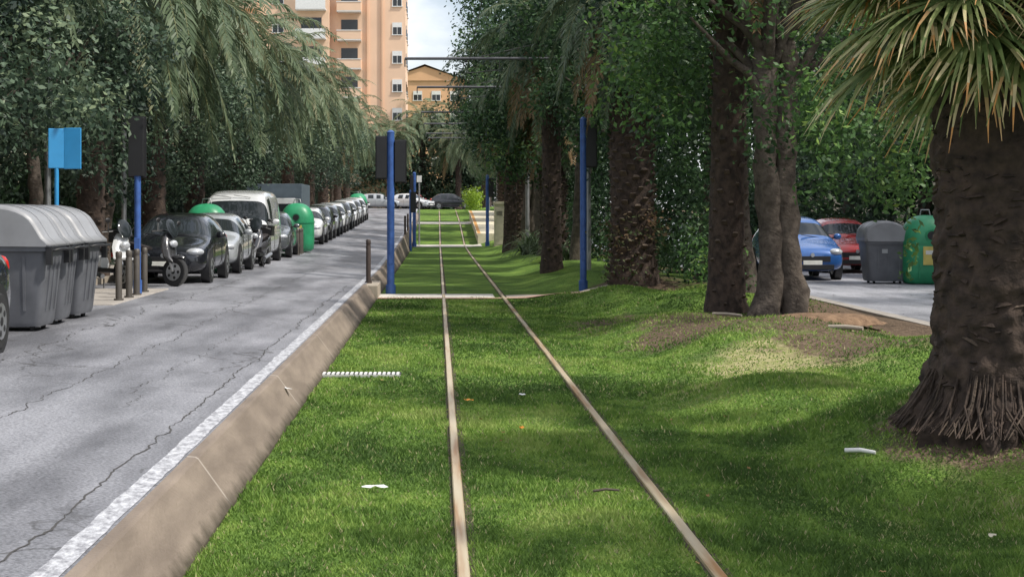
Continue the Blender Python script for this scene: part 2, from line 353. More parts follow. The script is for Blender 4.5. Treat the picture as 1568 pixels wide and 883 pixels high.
def bank(name,y0,y1):
    yb=np.linspace(y0,y1,int((y1-y0)/.8)+2)
    prof=[(-1.455,-.05),(-1.46,.02),(-1.70,.965),(-1.72,1.0),(-1.78,1.012)]
    rows=[]
    for y in yb:
        rz=hr(RE,y); t=float(tr(y))
        rows.append([(x+(.012*noise.noise(Vector((k,y*.8,0))) if k<3 else 0),y,(t+(rz-t)*f+.004 if f>.1 else t+f)) for k,(x,f) in enumerate(prof)])
    mb=MB(); n=len(prof)
    for j in range(n-1):
        V=[];F=[]
        for i,r_ in enumerate(rows):
            V+= [r_[j],r_[j+1]]
            if i: F.append((2*i-2,2*i,2*i+1,2*i-1))
        mb.add(V,F,M_bank,True)
    mb.add(rows[0],[tuple(range(n))],M_bank); mb.add(rows[-1],[tuple(range(n))[::-1]],M_bank)
    return mb.obj(name)
bank('concrete_kerb',-10,39.3); bank('concrete_kerb',42.0,138)
def sidewalk(name,x0,x1,dz,zf):
    mb=MB(); 
    for i in range(len(ysr)-1):
        a,b=ysr[i],ysr[i+1]; za,zb=zf(a)+dz,zf(b)+dz
        mb.add([(x0,a,za),(x1,a,za),(x1,b,zb),(x0,b,zb)],[(0,1,2,3)],M_pave)
        mb.add([(x1,a,za),(x1,a,za-.2),(x1,b,zb-.2),(x1,b,zb)],[(0,1,2,3)],M_conc)
        mb.add([(x0,a,za),(x0,a,za-.2),(x0,b,zb-.2),(x0,b,zb)],[(3,2,1,0)],M_conc)
    return mb.obj(name)
sidewalk('sidewalk',-14,-7.0,.13,lambda y:hr(-7,y))
sidewalk('sidewalk',14.0,19,.13,lambda y:float(RR(y)))
sidewalk('kerb',7.6,7.86,.05,lambda y:float(RR(y)))
mb=MB(); mb.box((-6.1,28.9,hr(-5.9,28)-.03),(1.8,5.4,.10),M_pave); mb.obj('paved_island',bevel=.02)
# ------------------------------------------------------------ rails and crossings
def railmat():
    m,n,b=newmat('rail_steel'); N=n.nodes.new; K=n.links.new
    g=N('ShaderNodeNewGeometry'); mp=N('ShaderNodeMapping'); mp.inputs['Scale'].default_value=(8,.4,8); K(g.outputs['Position'],mp.inputs[0])
    z=N('ShaderNodeTexNoise'); z.inputs['Scale'].default_value=1.4; z.inputs['Detail'].default_value=10; K(mp.outputs[0],z.inputs['Vector'])
    r=N('ShaderNodeValToRGB'); e=r.color_ramp.elements; e[0].position=.3; e[0].color=(.34,.17,.06,1); e[1].position=.75; e[1].color=(.60,.53,.39,1); q=e.new(.46); q.color=(.50,.40,.26,1)
    K(z.outputs['Fac'],r.inputs[0]); K(r.outputs[0],b.inputs['Base Color']); b.inputs['Roughness'].default_value=.42; b.inputs['Metallic'].default_value=.25
    return m
M_rail=railmat(); M_bed=mat('rail_bed_soil',(.035,.035,.015),.9,0,.3,20,1,50,col2=(.10,.08,.04))
yt=np.unique(np.concatenate([np.linspace(-30,80,60),np.linspace(80,150,60)]))
for nm,x0 in(('rail',.15),('rail',1.615)):
    mb=MB()
    prof=[(-.036,-.02),(-.036,.03),(-.028,.037),(.028,.037),(.036,.03),(.036,-.02)]
    rings=[[(x0+a,y,float(tr(y))+b) for a,b in prof] for y in yt]
    mb.loft(rings,M_rail,smooth=False)
    g=[[(x0+a,y,float(tr(y))+b) for a,b in [(-.06,.008),(.09,.008)]] for y in yt]
    mb.loft(g,M_bed,closed=False,caps=False)
    mb.obj(nm)
def crossing(y0,y1,x0=-1.5,x1=3.4,mt=M_conc):
    grid('track_crossing',np.linspace(x0,x1,10),np.linspace(y0,y1,4),lambda X,Y:LZ(X,Y)+.022,mt)
M_cross=mat('crossing_paving',(.58,.54,.48),.8,0,.2,3,.3,30)
M_terra=mat('crossing_terracotta',(.42,.27,.2),.85,0,.2,3)
crossing(39.9,41.6,-1.45,1.4,M_cross); crossing(39.4,39.9,-1.45,5,M_terra); crossing(39.9,41.0,1.7,5,M_conc)
crossing(94.5,98.5,-1.45,2.6,M_cross); crossing(118,120.5,-1.45,2.6,M_cross)
# ------------------------------------------------------------ grass blades
def blades(name,n,x0,x1,y0,y1):
    u=rng.random(n*2); p=.9
    Y=(y0**-p+(y1**-p-y0**-p)*u)**(-1/p); X=x0+(x1-x0)*rng.random(n*2)
    ok=(X/Y<.375)&(np.abs(X-.15)>.052)&(np.abs(X-1.615)>.052)
    ok&=X>-1.47+.03*np.sin(Y*5)+.02*np.sin(Y*13)
    so_=np.clip(soil(X,Y)*1.25-.15,0,1)+dry(X,Y)*.55; ok&=rng.random(n*2)>so_
    X=X[ok][:n];Y=Y[ok][:n]; n=len(X)
    Z=LZ(X,Y); hgt=(.018+.026*rng.random(n))*(1+.3*np.sin(X*3+Y*2))
    wd=.0035+.0004*Y; a=rng.random(n)*6.283; lean=.7*hgt
    la=rng.random(n)*6.283
    B=np.stack([X,Y,Z-.003],-1); W=np.stack([np.cos(a)*wd,np.sin(a)*wd,0*X],-1)
    T=B+np.stack([np.cos(la)*lean,np.sin(la)*lean,hgt],-1)
    V=np.stack([B-W,B+W,T],1).reshape(-1,3); F=np.arange(3*n).reshape(-1,3)
    pat=np.array([1.2*noise.noise(Vector((x*.6,y*.33,0)))+.8*noise.noise(Vector((x*2.2,y*1.2,3)))+.5*noise.noise(Vector((x*7,y*4,6))) for x,y in zip(X,Y)])
    t=np.clip(.46+.68*pat+.13*rng.normal(size=n),0,.88); t=np.where(rng.random(n)<.04,1,t)
    t=np.clip(t+.4*dry(X,Y)*rng.random(n),0,1)
    me=npmesh(name,V,F,M_blade,np.repeat(t,3),3); return link(name,me)
blades('grass',250000,-1.5,7.3,8.2,40)
# ------------------------------------------------------------ foliage
def leafcloud(name,clumps,per,size,mt,seed,tintbase=.45,up=.5,shell=.6,droop=.2,tv=.17):
    r=np.random.default_rng(seed); C=[];T=[];D=[]
    for (c,rad) in clumps:
        n=int(per*(rad if not hasattr(rad,'__len__') else np.mean(rad))**2)
        d=r.normal(size=(n,3)); d/=np.linalg.norm(d,axis=1)[:,None]
        q=d*(shell+(1-shell)*r.random(n)**.6)[:,None]*(1+.25*r.normal(size=n))[:,None]
        C.append(np.array(c)+q*np.array(rad)); D.append(d)
        ct=r.normal()*tv
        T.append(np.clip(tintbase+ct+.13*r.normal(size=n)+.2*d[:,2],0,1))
    C=np.concatenate(C);D=np.concatenate(D);T=np.concatenate(T); n=len(C)
    nrm=D*.7+np.array([0,0,up])+r.normal(size=(n,3))*.55; nrm/=np.linalg.norm(nrm,axis=1)[:,None]
    ax=np.cross(nrm,r.normal(size=(n,3))); ax/=np.linalg.norm(ax,axis=1)[:,None]; ax[:,2]-=droop; ax/=np.linalg.norm(ax,axis=1)[:,None]
    bx=np.cross(nrm,ax); bx/=np.linalg.norm(bx,axis=1)[:,None]
    s=(size*(.65+.7*r.random(n)))[:,None]
    V=np.stack([C-ax*s*.5,C+bx*s*.27-nrm*s*.04,C+ax*s*.55,C-bx*s*.27-nrm*s*.04],1).reshape(-1,3)
    return npmesh(name,V,np.arange(4*n).reshape(-1,4),mt,np.repeat(T,4))
def crownclumps(seed,zc,rx,ry,rz,n,rad=(.6,1.1),low=-1):
    r=random.Random(seed); out=[]
    while len(out)<n:
        d=Vector((r.gauss(0,1),r.gauss(0,1),r.gauss(0,1))).normalized()*(.35+.65*r.random()**.5)
        if d.z<low: continue
        out.append(((d.x*rx,d.y*ry,zc+d.z*rz),r.uniform(*rad)))
    return out
CR={}
for k in range(3):
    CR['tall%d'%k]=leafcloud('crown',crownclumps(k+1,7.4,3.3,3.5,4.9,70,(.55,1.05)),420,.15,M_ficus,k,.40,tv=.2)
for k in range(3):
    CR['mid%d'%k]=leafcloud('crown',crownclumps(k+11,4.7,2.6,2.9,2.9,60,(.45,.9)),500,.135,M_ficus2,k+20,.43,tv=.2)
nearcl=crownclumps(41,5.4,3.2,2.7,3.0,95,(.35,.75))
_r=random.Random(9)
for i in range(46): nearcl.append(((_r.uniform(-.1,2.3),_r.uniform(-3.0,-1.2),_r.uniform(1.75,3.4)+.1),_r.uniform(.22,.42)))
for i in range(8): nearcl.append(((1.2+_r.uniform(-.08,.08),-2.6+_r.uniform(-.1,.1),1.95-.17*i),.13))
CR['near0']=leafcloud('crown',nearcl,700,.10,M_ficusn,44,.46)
def treetrunk(seed,ht,r0,mt=M_bark,stems=1,limbs=7,reach=2.2,top=None):
    r=random.Random(seed); mb=MB()
    for s in range(stems):
        ox,oy=(0,0) if stems==1 else (r.uniform(-1,1)*r0*.7,r.uniform(-1,1)*r0*.7)
        k=16; pts=[];rad=[]
        rs=r0 if stems==1 else r0*.6
        lx,ly=r.uniform(-.3,.3),r.uniform(-.3,.3)
        for i in range(k+1):
            t=i/k; pts.append((ox+lx*t*t+.06*math.sin(7*t+seed+s),oy+ly*t*t,-.15+t*(ht+.15)))
            rad.append(rs*(1.0+.65*math.exp(-t*14)-.35*t))
        mb.tube(pts,rad,mt,26,jit=.55,sc=3.2)
        for q in range(limbs):
            a=2*math.pi*q/limbs+r.random(); ln=r.uniform(.6,1)*reach; zz=r.uniform(.8,2.6)
            st=Vector(pts[-1-r.randint(0,3)])
            mid=st+Vector((math.cos(a)*ln*.45,math.sin(a)*ln*.45,zz*.6)); en=st+Vector((math.cos(a)*ln,math.sin(a)*ln,zz*1.3))
            mb.tube([st,(st+mid)/2+Vector((0,0,.1)),mid,en],[rs*.4,rs*.33,rs*.25,rs*.09],mt,8,jit=.2)
    return mb.mesh('trunk')
TT=[treetrunk(i,3.6,.20) for i in range(2)]; TL=[treetrunk(5+i,4.6,.34,stems=2,limbs=6,reach=2.4) for i in range(2)]
def tree(x,y,crown,trunk,rz=0,sc=1,z=None,name='ficus_tree'):
    e=empty(name,(x,y,(h(x,y) if z is None else z)),rz,sc)
    link('trunk',trunk,e); link('crown',CR[crown],e); return e
def frondset(seed,nf,length,z0,width=.045,nl=46,dead=.1,emin=-50,emax=75,tb0=.42):
    r=np.random.default_rng(seed); Vs=[];Ts=[]; stems=MB()
    for f in range(nf):
        azm=f*2.39996+r.normal()*.2; u=(f+.5)/nf
        elv=math.radians(emax+(emin-emax)*u**.85+r.normal()*6)
        Lf=length*(.85+.25*r.random()); isdead=(elv<math.radians(-22)) and r.random()<dead
        K=26; p=np.array([.18*math.cos(azm),.18*math.sin(azm),z0+.35*(1-u)]); P=[p]; e=elv; tang=[]
        for k in range(K):
            t=np.array([math.cos(azm)*math.cos(e),math.sin(azm)*math.cos(e),math.sin(e)]); tang.append(t)
            p=p+t*Lf/K; P.append(p); e-=math.radians(4.3 if e>-1.25 else .5)*(.6+.9*k/K)
        tang.append(t); P=np.array(P); tang=np.array(tang)
        stems.tube([tuple(P[i]) for i in range(0,K+1,3)],[.028-.0025*i for i in range(len(range(0,K+1,3)))],M_petiole,4,False)
        side0=np.array([-math.sin(azm),math.cos(azm),0])
        tt=np.linspace(.14,1,nl); idx=tt*K
        for s in(-1,1):
            b=np.stack([np.interp(idx,np.arange(K+1),P[:,j]) for j in range(3)],1)
            tg=np.stack([np.interp(idx,np.arange(K+1),tang[:,j]) for j in range(3)],1)
            upv=np.cross(tg,side0); upv*=np.sign(upv[:,2:3]+1e-6)
            ll=.52*np.sin(np.clip(tt*1.05,0,1)*math.pi*.83+.35)**.7*(.9+.2*r.random(nl))*length/3.4
            d=side0*s*.75+tg*.62+upv*(.28*(r.random((nl,1))-.2))+np.array([0,0,-.16])
            d+=r.normal(size=(nl,3))*.06; d/=np.linalg.norm(d,axis=1)[:,None]
            m_=b+d*ll[:,None]*.55; d2=d+np.array([0,0,-.45]); d2/=np.linalg.norm(d2,axis=1)[:,None]
            e_=m_+d2*ll[:,None]*.5
            wv=np.cross(d,upv+r.normal(size=(nl,3))*.35); wv/=np.linalg.norm(wv,axis=1)[:,None]; wv*=width/2
            Vs.append(np.stack([b-wv*.5,b+wv*.5,m_+wv,m_-wv],1)); Vs.append(np.stack([m_-wv,m_+wv,e_+wv*.12,e_-wv*.12],1))
            tb=(.92 if isdead else tb0+.1*r.normal()+.08*(1-u)*2); tv=np.clip(tb+.07*r.normal(size=nl),0,.74 if not isdead else 1)
            Ts+= [tv,np.clip(tv+.04,0,1)]
    V=np.concatenate(Vs).reshape(-1,3); T=np.concatenate(Ts)
    return npmesh('fronds',V,np.arange(len(V)).reshape(-1,4),M_palm,np.repeat(T,4)),stems.mesh('rachises')
def palmtrunk(seed,ht,r0,stub=True,flare=.35,n=26,stubsize=1):
    r=random.Random(seed); mb=MB(); K=int(ht*7); pts=[];rad=[]
    for i in range(K+1):
        z=-.2+(ht+.2)*i/K; pts.append((0.04*math.sin(z*.8+seed),.03*math.cos(z*.6),z))
        rad.append(r0*(1+flare*math.exp(-max(z,0)*2.6)+.10*sms(ht-1.2,ht,z))*(1+.035*math.sin(z*23)))
    mb.tube(pts,rad,M_palmbark,n,jit=.10,sc=5)
    if stub:
        z=.15; a=0
        while z<ht+.15:
            a+=2.39996; z+=.017/ max(r0,.3)*.6
            rr_=r0*(1+flare*math.exp(-z*2.6)+.10*float(sms(ht-1.2,ht,z)))
            sz=(.5+.5*min(1,z/ht))*stubsize*r.uniform(.7,1.2)
            c=Vector((math.cos(a)*(rr_+.02),math.sin(a)*(rr_+.02),z))
            rot=Matrix.Rotation(a,3,'Z')@Matrix.Rotation(R(-38+r.uniform(-14,14)),3,'Y')
            mb.box(c,(.13*sz,.15*sz,.06*sz),M_stub,rot,.6,.6)
    return mb.mesh('trunk')
FR=[frondset(i,54,3.7,0,emin=-32,dead=.15,width=.05,tb0=.47) for i in range(3)]+[frondset(8,60,3.4,0,dead=.6,tb0=.36)]
PT=palmtrunk(1,6.0,.30); PTfat=palmtrunk(2,6.5,.52,stubsize=1.7)
def palm(x,y,ht,fr,trunk=None,trunk_h=6.0,sc=1,rz=0,z=None,name='date_palm'):
    zz=h(x,y) if z is None else z
    e=empty(name,(x,y,zz),rz)
    link('trunk',trunk or PT,e,sc=(1,1,ht/trunk_h))
    link('fronds',FR[fr][0],e,(0,0,ht),0,sc); link('rachises',FR[fr][1],e,(0,0,ht),0,sc)
    return e
# left row
for i,(x,y,ht,s) in enumerate([(-8.4,18.2,5.4,1),(-8.6,27.5,7.0,1.1),(-7.4,35,6.5,1.12),(-7.4,42.5,6.6,1.12),(-7.6,51,6.7,1.15),(-7.5,60,6.6,1.2),(-7.6,72,6.8,1.15),(-7.7,84,7.0,1.15),(-7.6,97,7.2,1.1),(-7.7,111,7.0,1.1),(-7.8,127,6.8,1.1),(-8,143,6.6,1.1)]):
    palm(x,y,ht,i%3,sc=s,rz=i*1.7,z=hr(-7,y)+.13)
for i,(x,y,s) in enumerate([(-7.9,22.6,.80),(-7.6,26.2,.84),(-7.5,30.6,.86),(-7.9,38.6,.9),(-8.1,46.8,.92),(-8.2,56,.95),(-8.3,66,1.0),(-8.4,77,1.05),(-8.4,90,1.1),(-8.4,103,1.1),(-8.4,117,1.1),(-8.6,134,1.1),(-10.8,23,1.15),(-11.5,30,1.25),(-12,42,1.3),(-12,56,1.3)]):
    tree(x,y,'mid%d'%(i%3),TT[i%2],i*1.1,s,hr(-7,y)+.13)
# right row
for i,(x,y,c,s) in enumerate([(5.9,28,'near0',1.12),(7.0,41.5,'tall0',1.0),(6.6,34.5,'tall1',.95),(5.6,49,'tall2',1.05),(5.0,58,'tall0',1.08),(4.7,67,'tall1',1.1),(4.9,76,'tall2',1.15),(4.9,86,'tall0',1.15),(5.0,103,'tall0',1.05),(5.6,118,'tall1',1.0),(6,134,'tall2',.9)]):
    tr_=treetrunk(31,4.2,.34,stems=3,limbs=7,reach=2.2) if i==0 else TL[i%2]
    e=empty('ficus_tree',(x,y,h(x,y)),i*1.3 if i else 0,s); link('trunk',tr_,e); link('crown',CR[c],e)
palm(4.9,41,7.0,3,PTfat,6.5,.95,.4); palm(4.7,66,7.0,3,PTfat,6.5,1.15,1.4); palm(4.7,92,7.0,2,PTfat,6.5,1.1,2.2); palm(4.6,111,6.6,0,PTfat,6.5,1.0,3.0)
palm(5.15,28.9,7.4,1,PT,6.0,.75,2.0)
palm(3.7,53,7.6,3,PT,6.0,.95,.7); palm(3.5,78,8.0,3,PT,6.0,1.1,1.9)
palm(7.3,8.2,5.6,1,PT,6.0,.95,1.0); tree(9.4,3.2,'mid1',TT[0],1.2,1.05,.3); palm(7.0,15.5,7.8,0,PT,6.0,.72,.3)  # first palm and the ficus: unseen, added to cast dappled shade on lawn
for i,(x,y,s) in enumerate([(17,38,1.2),(17,46,1.3),(16.5,55,1.3),(17,68,1.3),(16.6,31,1.2),(17,85,1.3),(20,36,1.4),(20.5,50,1.4)]):
    tree(x,y,'mid%d'%(i%3),TT[i%2],i,s,float(RR(y))+.13)
def hedge(name,x0,x1,y0,y1,h0,n,per,size,mt,seed,rad=(.5,.9),zf=h,tb=.35):
    r=random.Random(seed); cl=[]
    for i in range(n):
        x=r.uniform(x0,x1);y=r.uniform(y0,y1); cl.append(((x,y,zf(x,y)+r.uniform(.2,h0)),r.uniform(*rad)))
    return link(name,leafcloud(name,cl,per,size,mt,seed,tb))
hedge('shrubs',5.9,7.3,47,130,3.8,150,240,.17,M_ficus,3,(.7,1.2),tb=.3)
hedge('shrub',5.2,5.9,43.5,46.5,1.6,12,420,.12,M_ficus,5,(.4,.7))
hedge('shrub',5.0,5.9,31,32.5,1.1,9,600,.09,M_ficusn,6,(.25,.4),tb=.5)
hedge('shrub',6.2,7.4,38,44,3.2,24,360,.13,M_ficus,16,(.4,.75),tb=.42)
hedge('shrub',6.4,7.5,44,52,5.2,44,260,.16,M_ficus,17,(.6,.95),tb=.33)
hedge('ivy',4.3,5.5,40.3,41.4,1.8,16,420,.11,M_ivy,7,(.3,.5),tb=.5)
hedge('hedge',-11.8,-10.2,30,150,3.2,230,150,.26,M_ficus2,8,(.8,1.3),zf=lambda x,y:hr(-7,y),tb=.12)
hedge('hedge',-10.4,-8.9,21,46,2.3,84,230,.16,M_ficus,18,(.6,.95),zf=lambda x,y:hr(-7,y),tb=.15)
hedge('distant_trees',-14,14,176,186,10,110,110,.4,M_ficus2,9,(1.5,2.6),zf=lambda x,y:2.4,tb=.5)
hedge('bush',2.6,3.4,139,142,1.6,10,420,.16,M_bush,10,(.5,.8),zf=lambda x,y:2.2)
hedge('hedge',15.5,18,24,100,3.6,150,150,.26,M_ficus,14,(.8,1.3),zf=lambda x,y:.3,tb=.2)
for i,(x,y,ht) in enumerate([(-1.6,178,9.5),(2.2,172,7),(-5,170,7.5),(5,160,7),(4.3,148,6.5)]):
    palm(x,y,ht,i%3,sc=1.15,rz=i,z=2.4)
def strapplant(name,x,y,n,ln,seed):
    r=random.Random(seed); V=[];T=[]
    for i in range(n):
        a=r.uniform(0,6.28);e=R(r.uniform(35,80)); p=Vector((x+r.uniform(-.3,.3),y+r.uniform(-.3,.3),h(x,y))); W=Vector((-math.sin(a),math.cos(a),0))*.05
        l=ln*r.uniform(.7,1.1)
        for k in range(5):
            d=Vector((math.cos(a)*math.cos(e),math.sin(a)*math.cos(e),math.sin(e))); q=p+d*l/5
            w0=W*(1-k*.18);w1=W*(1-(k+1)*.18); V+= [p-w0,p+w0,q+w1,q-w1]; T+= [.3+.4*r.random()]*4; p=q; e-=R(22)
    V=np.array([tuple(v) for v in V]); link(name,npmesh(name,V,np.arange(len(V)).reshape(-1,4),M_palm,np.array(T)))
strapplant('agapanthus_plant',4.2,73,110,1.9,1); strapplant('agapanthus_plant',3.9,69,110,1.7,2); strapplant('agapanthus_plant',4.6,62,110,1.6,3)
# ------------------------------------------------------------ near fan palm
mb=MB(); r_=random.Random(3); n=96; K=170; rings=[]
def fr_(z): return .50*(1+.40*math.exp(-max(z,0)*3.6)+.012*math.sin(z*19))
for i in range(K+1):
    z=-.2+5.0*i/K; base=fr_(z); ring=[]
    for j in range(n):
        a=2*math.pi*j/n; q=Vector((math.cos(a),math.sin(a),0)); ex=math.exp(-max(z,0)*4)
        sh=max(0,noise.noise(Vector((q.x*4,q.y*4,z*9))))
        f=1+.06*noise.noise(Vector((q.x*3,q.y*3,z*3)))+.13*sh+.05*noise.noise(Vector((q.x*22,q.y*22,z*25)))+ex*(.16*noise.noise(Vector((q.x*5,q.y*5,0)))+.16*noise.noise(Vector((q.x*20,q.y*20,z*2))))
        ring.append((q.x*base*f,q.y*base*f,z))
    rings.append(ring)
mb.loft(rings,M_palmbark)
for i in range(800):
    a=r_.uniform(0,6.28); z=r_.uniform(.25,4.7); base=fr_(z)*1.0
    rot=Matrix.Rotation(a,3,'Z')@Matrix.Rotation(R(r_.uniform(-35,5)),3,'Y')@Matrix.Rotation(R(r_.uniform(-30,30)),3,'X')
    mb.box((math.cos(a)*base,math.sin(a)*base,z),(.045,r_.uniform(.04,.14),r_.uniform(.012,.035)),M_stub if r_.random()<.15 else M_palmbark,rot,.4,.5)
for i in range(420):
    a=r_.uniform(0,6.28); l=r_.uniform(-.08,.16); c=Vector((math.cos(a),math.sin(a),0)); dz=r_.uniform(-.18,.10)
    c2=Vector((math.cos(a+r_.uniform(-.2,.2)),math.sin(a+r_.uniform(-.2,.2)),0))
    mb.tube([c*.56+Vector((0,0,.30+dz)),c*(.63+l*.4)+Vector((0,0,.13+dz*.5)),c2*(.73+l)+Vector((0,0,-.06))],[.007,.010,.005],M_stub if i%6==0 else M_palmbark,4,False)
px,py=4.46,12.9
fan=empty('fan_palm',(px,py,h(px,py)-.05)); mb.obj('trunk',fan)
def fans(seed,nf,z0):
    r=np.random.default_rng(seed); Vs=[];Ts=[];st=MB()
    for f in range(nf):
        azm=f*2.39996+r.normal()*.15; u=(f+.5)/nf; elv=math.radians(60-90*u+r.normal()*6)
        d=np.array([math.cos(azm)*math.cos(elv),math.sin(azm)*math.cos(elv),math.sin(elv)])
        base=np.array([.2*math.cos(azm),.2*math.sin(azm),z0+.5*(1-u)]); pl=.45+.35*r.random(); c=base+d*pl+np.array([0,0,-.06])
        st.tube([tuple(base),tuple(base+d*pl*.5),tuple(c)],[.03,.022,.018],M_petiole,5,False)
        side=np.array([-math.sin(azm),math.cos(azm),0]); up=np.cross(side,d); 
        if up[2]<0: up=-up
        ns=50
        for k in range(ns):
            t=(k/(ns-1)-.5)*2; an=t*math.radians(105); ll=(.98-.2*abs(t))*(.8+.3*r.random())
            q=d*math.cos(an)+side*math.sin(an)+up*(.15*abs(t)); q+=np.array([0,0,-.10-.08*u]); q/=np.linalg.norm(q)
            wv=np.cross(q,up+.5*side*(1 if k%2 else -1)); wv/=np.linalg.norm(wv); p=c; nk=5
            tv=.33+.14*r.normal()+.1*(1-u); deadtip=r.random()<.75
            ws=[.010,.019,.021,.015,.009,.002]
            for s in range(nk):
                pn=p+q*ll/nk; Vs.append(np.stack([p-wv*ws[s],p+wv*ws[s],pn+wv*ws[s+1],pn-wv*ws[s+1]]))
                tq=tv+(.10 if s==2 else 0)+( .30 if s==3 else 0)+(.5 if s==4 and deadtip else 0); Ts.append(np.clip(tq,0,1)); p=pn
                q=q+np.array([0,0,-.06-.11*s*(.4+.9*r.random())])+r.normal(size=3)*.04; q/=np.linalg.norm(q)
    V=np.array(Vs).reshape(-1,3); return npmesh('fan_leaves',V,np.arange(len(V)).reshape(-1,4),M_fan,np.repeat(np.array(Ts),4)),st.mesh('petioles')
a_,b_=fans(5,76,3.28); link('fan_leaves',a_,fan); link('petioles',b_,fan)
# ------------------------------------------------------------ vehicles
def paint(name,c): return mat('paint_'+name,c,.25,.15,.04,3,coat=1)
HATCH=[ #y,zb,belt,top,w,wt,kind
(0.00,.34,.52,.58,.62,.50,'b'),(.06,.24,.60,.70,.78,.62,'b'),(.30,.20,.70,.80,.87,.72,'b'),(.95,.20,.86,.93,.90,.76,'b'),
(1.12,.20,.90,.98,.90,.74,'ws'),(1.80,.20,.93,1.38,.90,.60,'p'),(1.90,.20,.94,1.42,.90,.60,'w'),(2.45,.20,.95,1.47,.90,.60,'p'),(2.55,.20,.95,1.47,.90,.60,'w'),
(3.25,.20,.97,1.45,.90,.59,'p'),(3.45,.20,.98,1.42,.89,.58,'p'),(3.62,.20,.98,1.38,.88,.57,'ws'),(4.02,.22,.99,1.08,.86,.66,'b'),(4.20,.28,.88,.92,.80,.62,'b'),(4.26,.40,.74,.78,.66,.5,'b')]
VAN=[(0.00,.36,.70,.80,.70,.58,'b'),(.06,.26,.86,.96,.90,.76,'b'),(.30,.22,1.0,1.08,.99,.86,'b'),(.70,.22,1.10,1.20,1.02,.90,'ws'),(1.25,.22,1.12,1.92,1.02,.86,'p'),(1.4,.22,1.12,2.03,1.02,.86,'w'),(2.2,.22,1.12,2.12,1.02,.87,'b'),
(2.35,.22,1.14,2.14,1.02,.88,'b'),(4.0,.22,1.14,2.15,1.02,.88,'b'),(4.75,.24,1.14,2.13,1.0,.86,'b'),(4.85,.35,1.10,2.0,.96,.8,'b')]
def carbody(st,pm):
    prof=[]
    for (y,zb,be,tp,w_,wt,k) in st:
        half=[(0,zb),(w_*.86,zb),(w_,zb+.12),(w_*1.01,(zb+be)/2+.04),(w_*.98,be),(wt+.03,tp-.045),(wt*.72,tp),(0,tp+.02)]
        ring=[(x,y,z) for x,z in half]+[(-x,y,z) for x,z in half[-2:0:-1]]
        prof.append(ring)
    mb=MB(); n=len(prof[0]); V=[v for r in prof for v in r]; gi=mb.m(pm); gl=mb.m(M_glass); mb.v=V
    for i in range(len(prof)-1):
        k=st[i][6]
        for j in range(n):
            q=(j+1)%n; mb.f.append([i*n+j,(i+1)*n+j,(i+1)*n+q,i*n+q]); mb.sm.append(True)
            m_=gi
            if k=='ws' and j in(5,6,7,8): m_=gl
            if k=='w' and j in(4,9): m_=gl
            if k=='ws' and j in (4,9) and i<6: m_=gl
            mb.mi.append(m_)
    mb.f.append(list(range(n))); mb.mi.append(gi); mb.sm.append(True)
    mb.f.append([(len(prof)-1)*n+j for j in range(n)][::-1]); mb.mi.append(gi); mb.sm.append(True)
    return mb
def vehicle(name,x,y,z,col,st=HATCH,rz=0,wr=.32,wheels=(.82,3.38),slope=0,sc=1):
    e=empty(name,(x,y,z),rz,sc); e.rotation_euler=(slope,0,rz); pm=paint(*col)
    carbody(st,pm).obj('body',e,sub=2)
    d=MB(); W=st[3][4]; Ltot=st[-1][0]; van=st is VAN
    for yy in wheels:
        for s in(-1,1):
            d.tube([(s*(W*.80),yy,wr+.02),(s*(W+.004),yy,wr+.02)],wr*1.2,M_black,24)
            d.wheel((s*(W-.09),yy,wr),wr,.21)
    zl=.66 if not van else .92
    for s in(-1,1):
        d.sph((s*W*.72,.16,zl),(.40,.30,.17),M_lamp,12,8,Matrix.Rotation(R(s*28),3,'Z'))
        d.sph((s*W*.72,.10,.40),(.16,.12,.10),M_lamp,10,6)
        d.sph((s*W*.80,Ltot-.14,zl+.22),(.18,.18,.26),M_tail,10,6)
        zm=st[4][2]+.10; d.sph((s*(W+.11),st[4][0]+.35,zm),(.22,.13,.15),pm,10,8); d.box((s*(W+.0),st[4][0]+.36,zm-.04),(.14,.05,.03),M_black)
        d.box((s*(W+.004),st[5][0]+.25,st[5][2]-.12),(.03,.16,.025),pm)
        for yy in (1.32,2.48) if not van else (1.1,2.3): d.box((s*(W+.006),yy,.62),(.012,.012,.62),M_black)
    gz=.50 if not van else .68
    d.box((0,.03,gz),(W*1.05,.08,.13 if not van else .22),M_black); d.box((0,.03,.31),(W*1.25,.12,.12),M_black)
    d.box((0,-.015,gz-.09),(.50,.02,.11),M_plate); d.box((0,Ltot-.02,.72),(.5,.06,.11),M_plate)
    d.tube([(0,-.012,gz+.09),(0,.03,gz+.09)],.05,M_rim,12)
    for s in(-1,1):
        d.box((s*.28-.1,st[4][0]-.02,st[4][3]+.035),(.5,.02,.015),M_black,Matrix.Rotation(R(8),3,'Y'))
    d.obj('details',e,bevel=.008)
    return e
Wt=('white',(.70,.71,.72)); Bk=('black',(.012,.013,.018)); Sv=('silver',(.38,.40,.42)); Gy=('grey',(.10,.11,.12)); Bl=('blue',(.03,.12,.38)); Rd=('red',(.45,.02,.02))
def pc(x,y,col,**k): 
    return vehicle(k.pop('name','parked_car'),x,y,hr(x,y+2),col,**k)
pc(-5.60,14.15,Bk); pc(-5.72,34.0,Bk); pc(-5.75,39.4,Sv)
pc(-5.9,46.6,Wt,st=VAN,name='parked_van',wheels=(.85,3.95),wr=.34); pc(-5.65,52.3,Gy)
for i,(y,c) in enumerate([(66.5,Wt),(72,Bk),(77.5,Sv),(83,Wt),(89,Gy),(95,Wt),(101,Sv),(107,Wt)]):
    pc(-5.6,y,c,slope=math.atan((hr(-5,y+4)-hr(-5,y))/4))
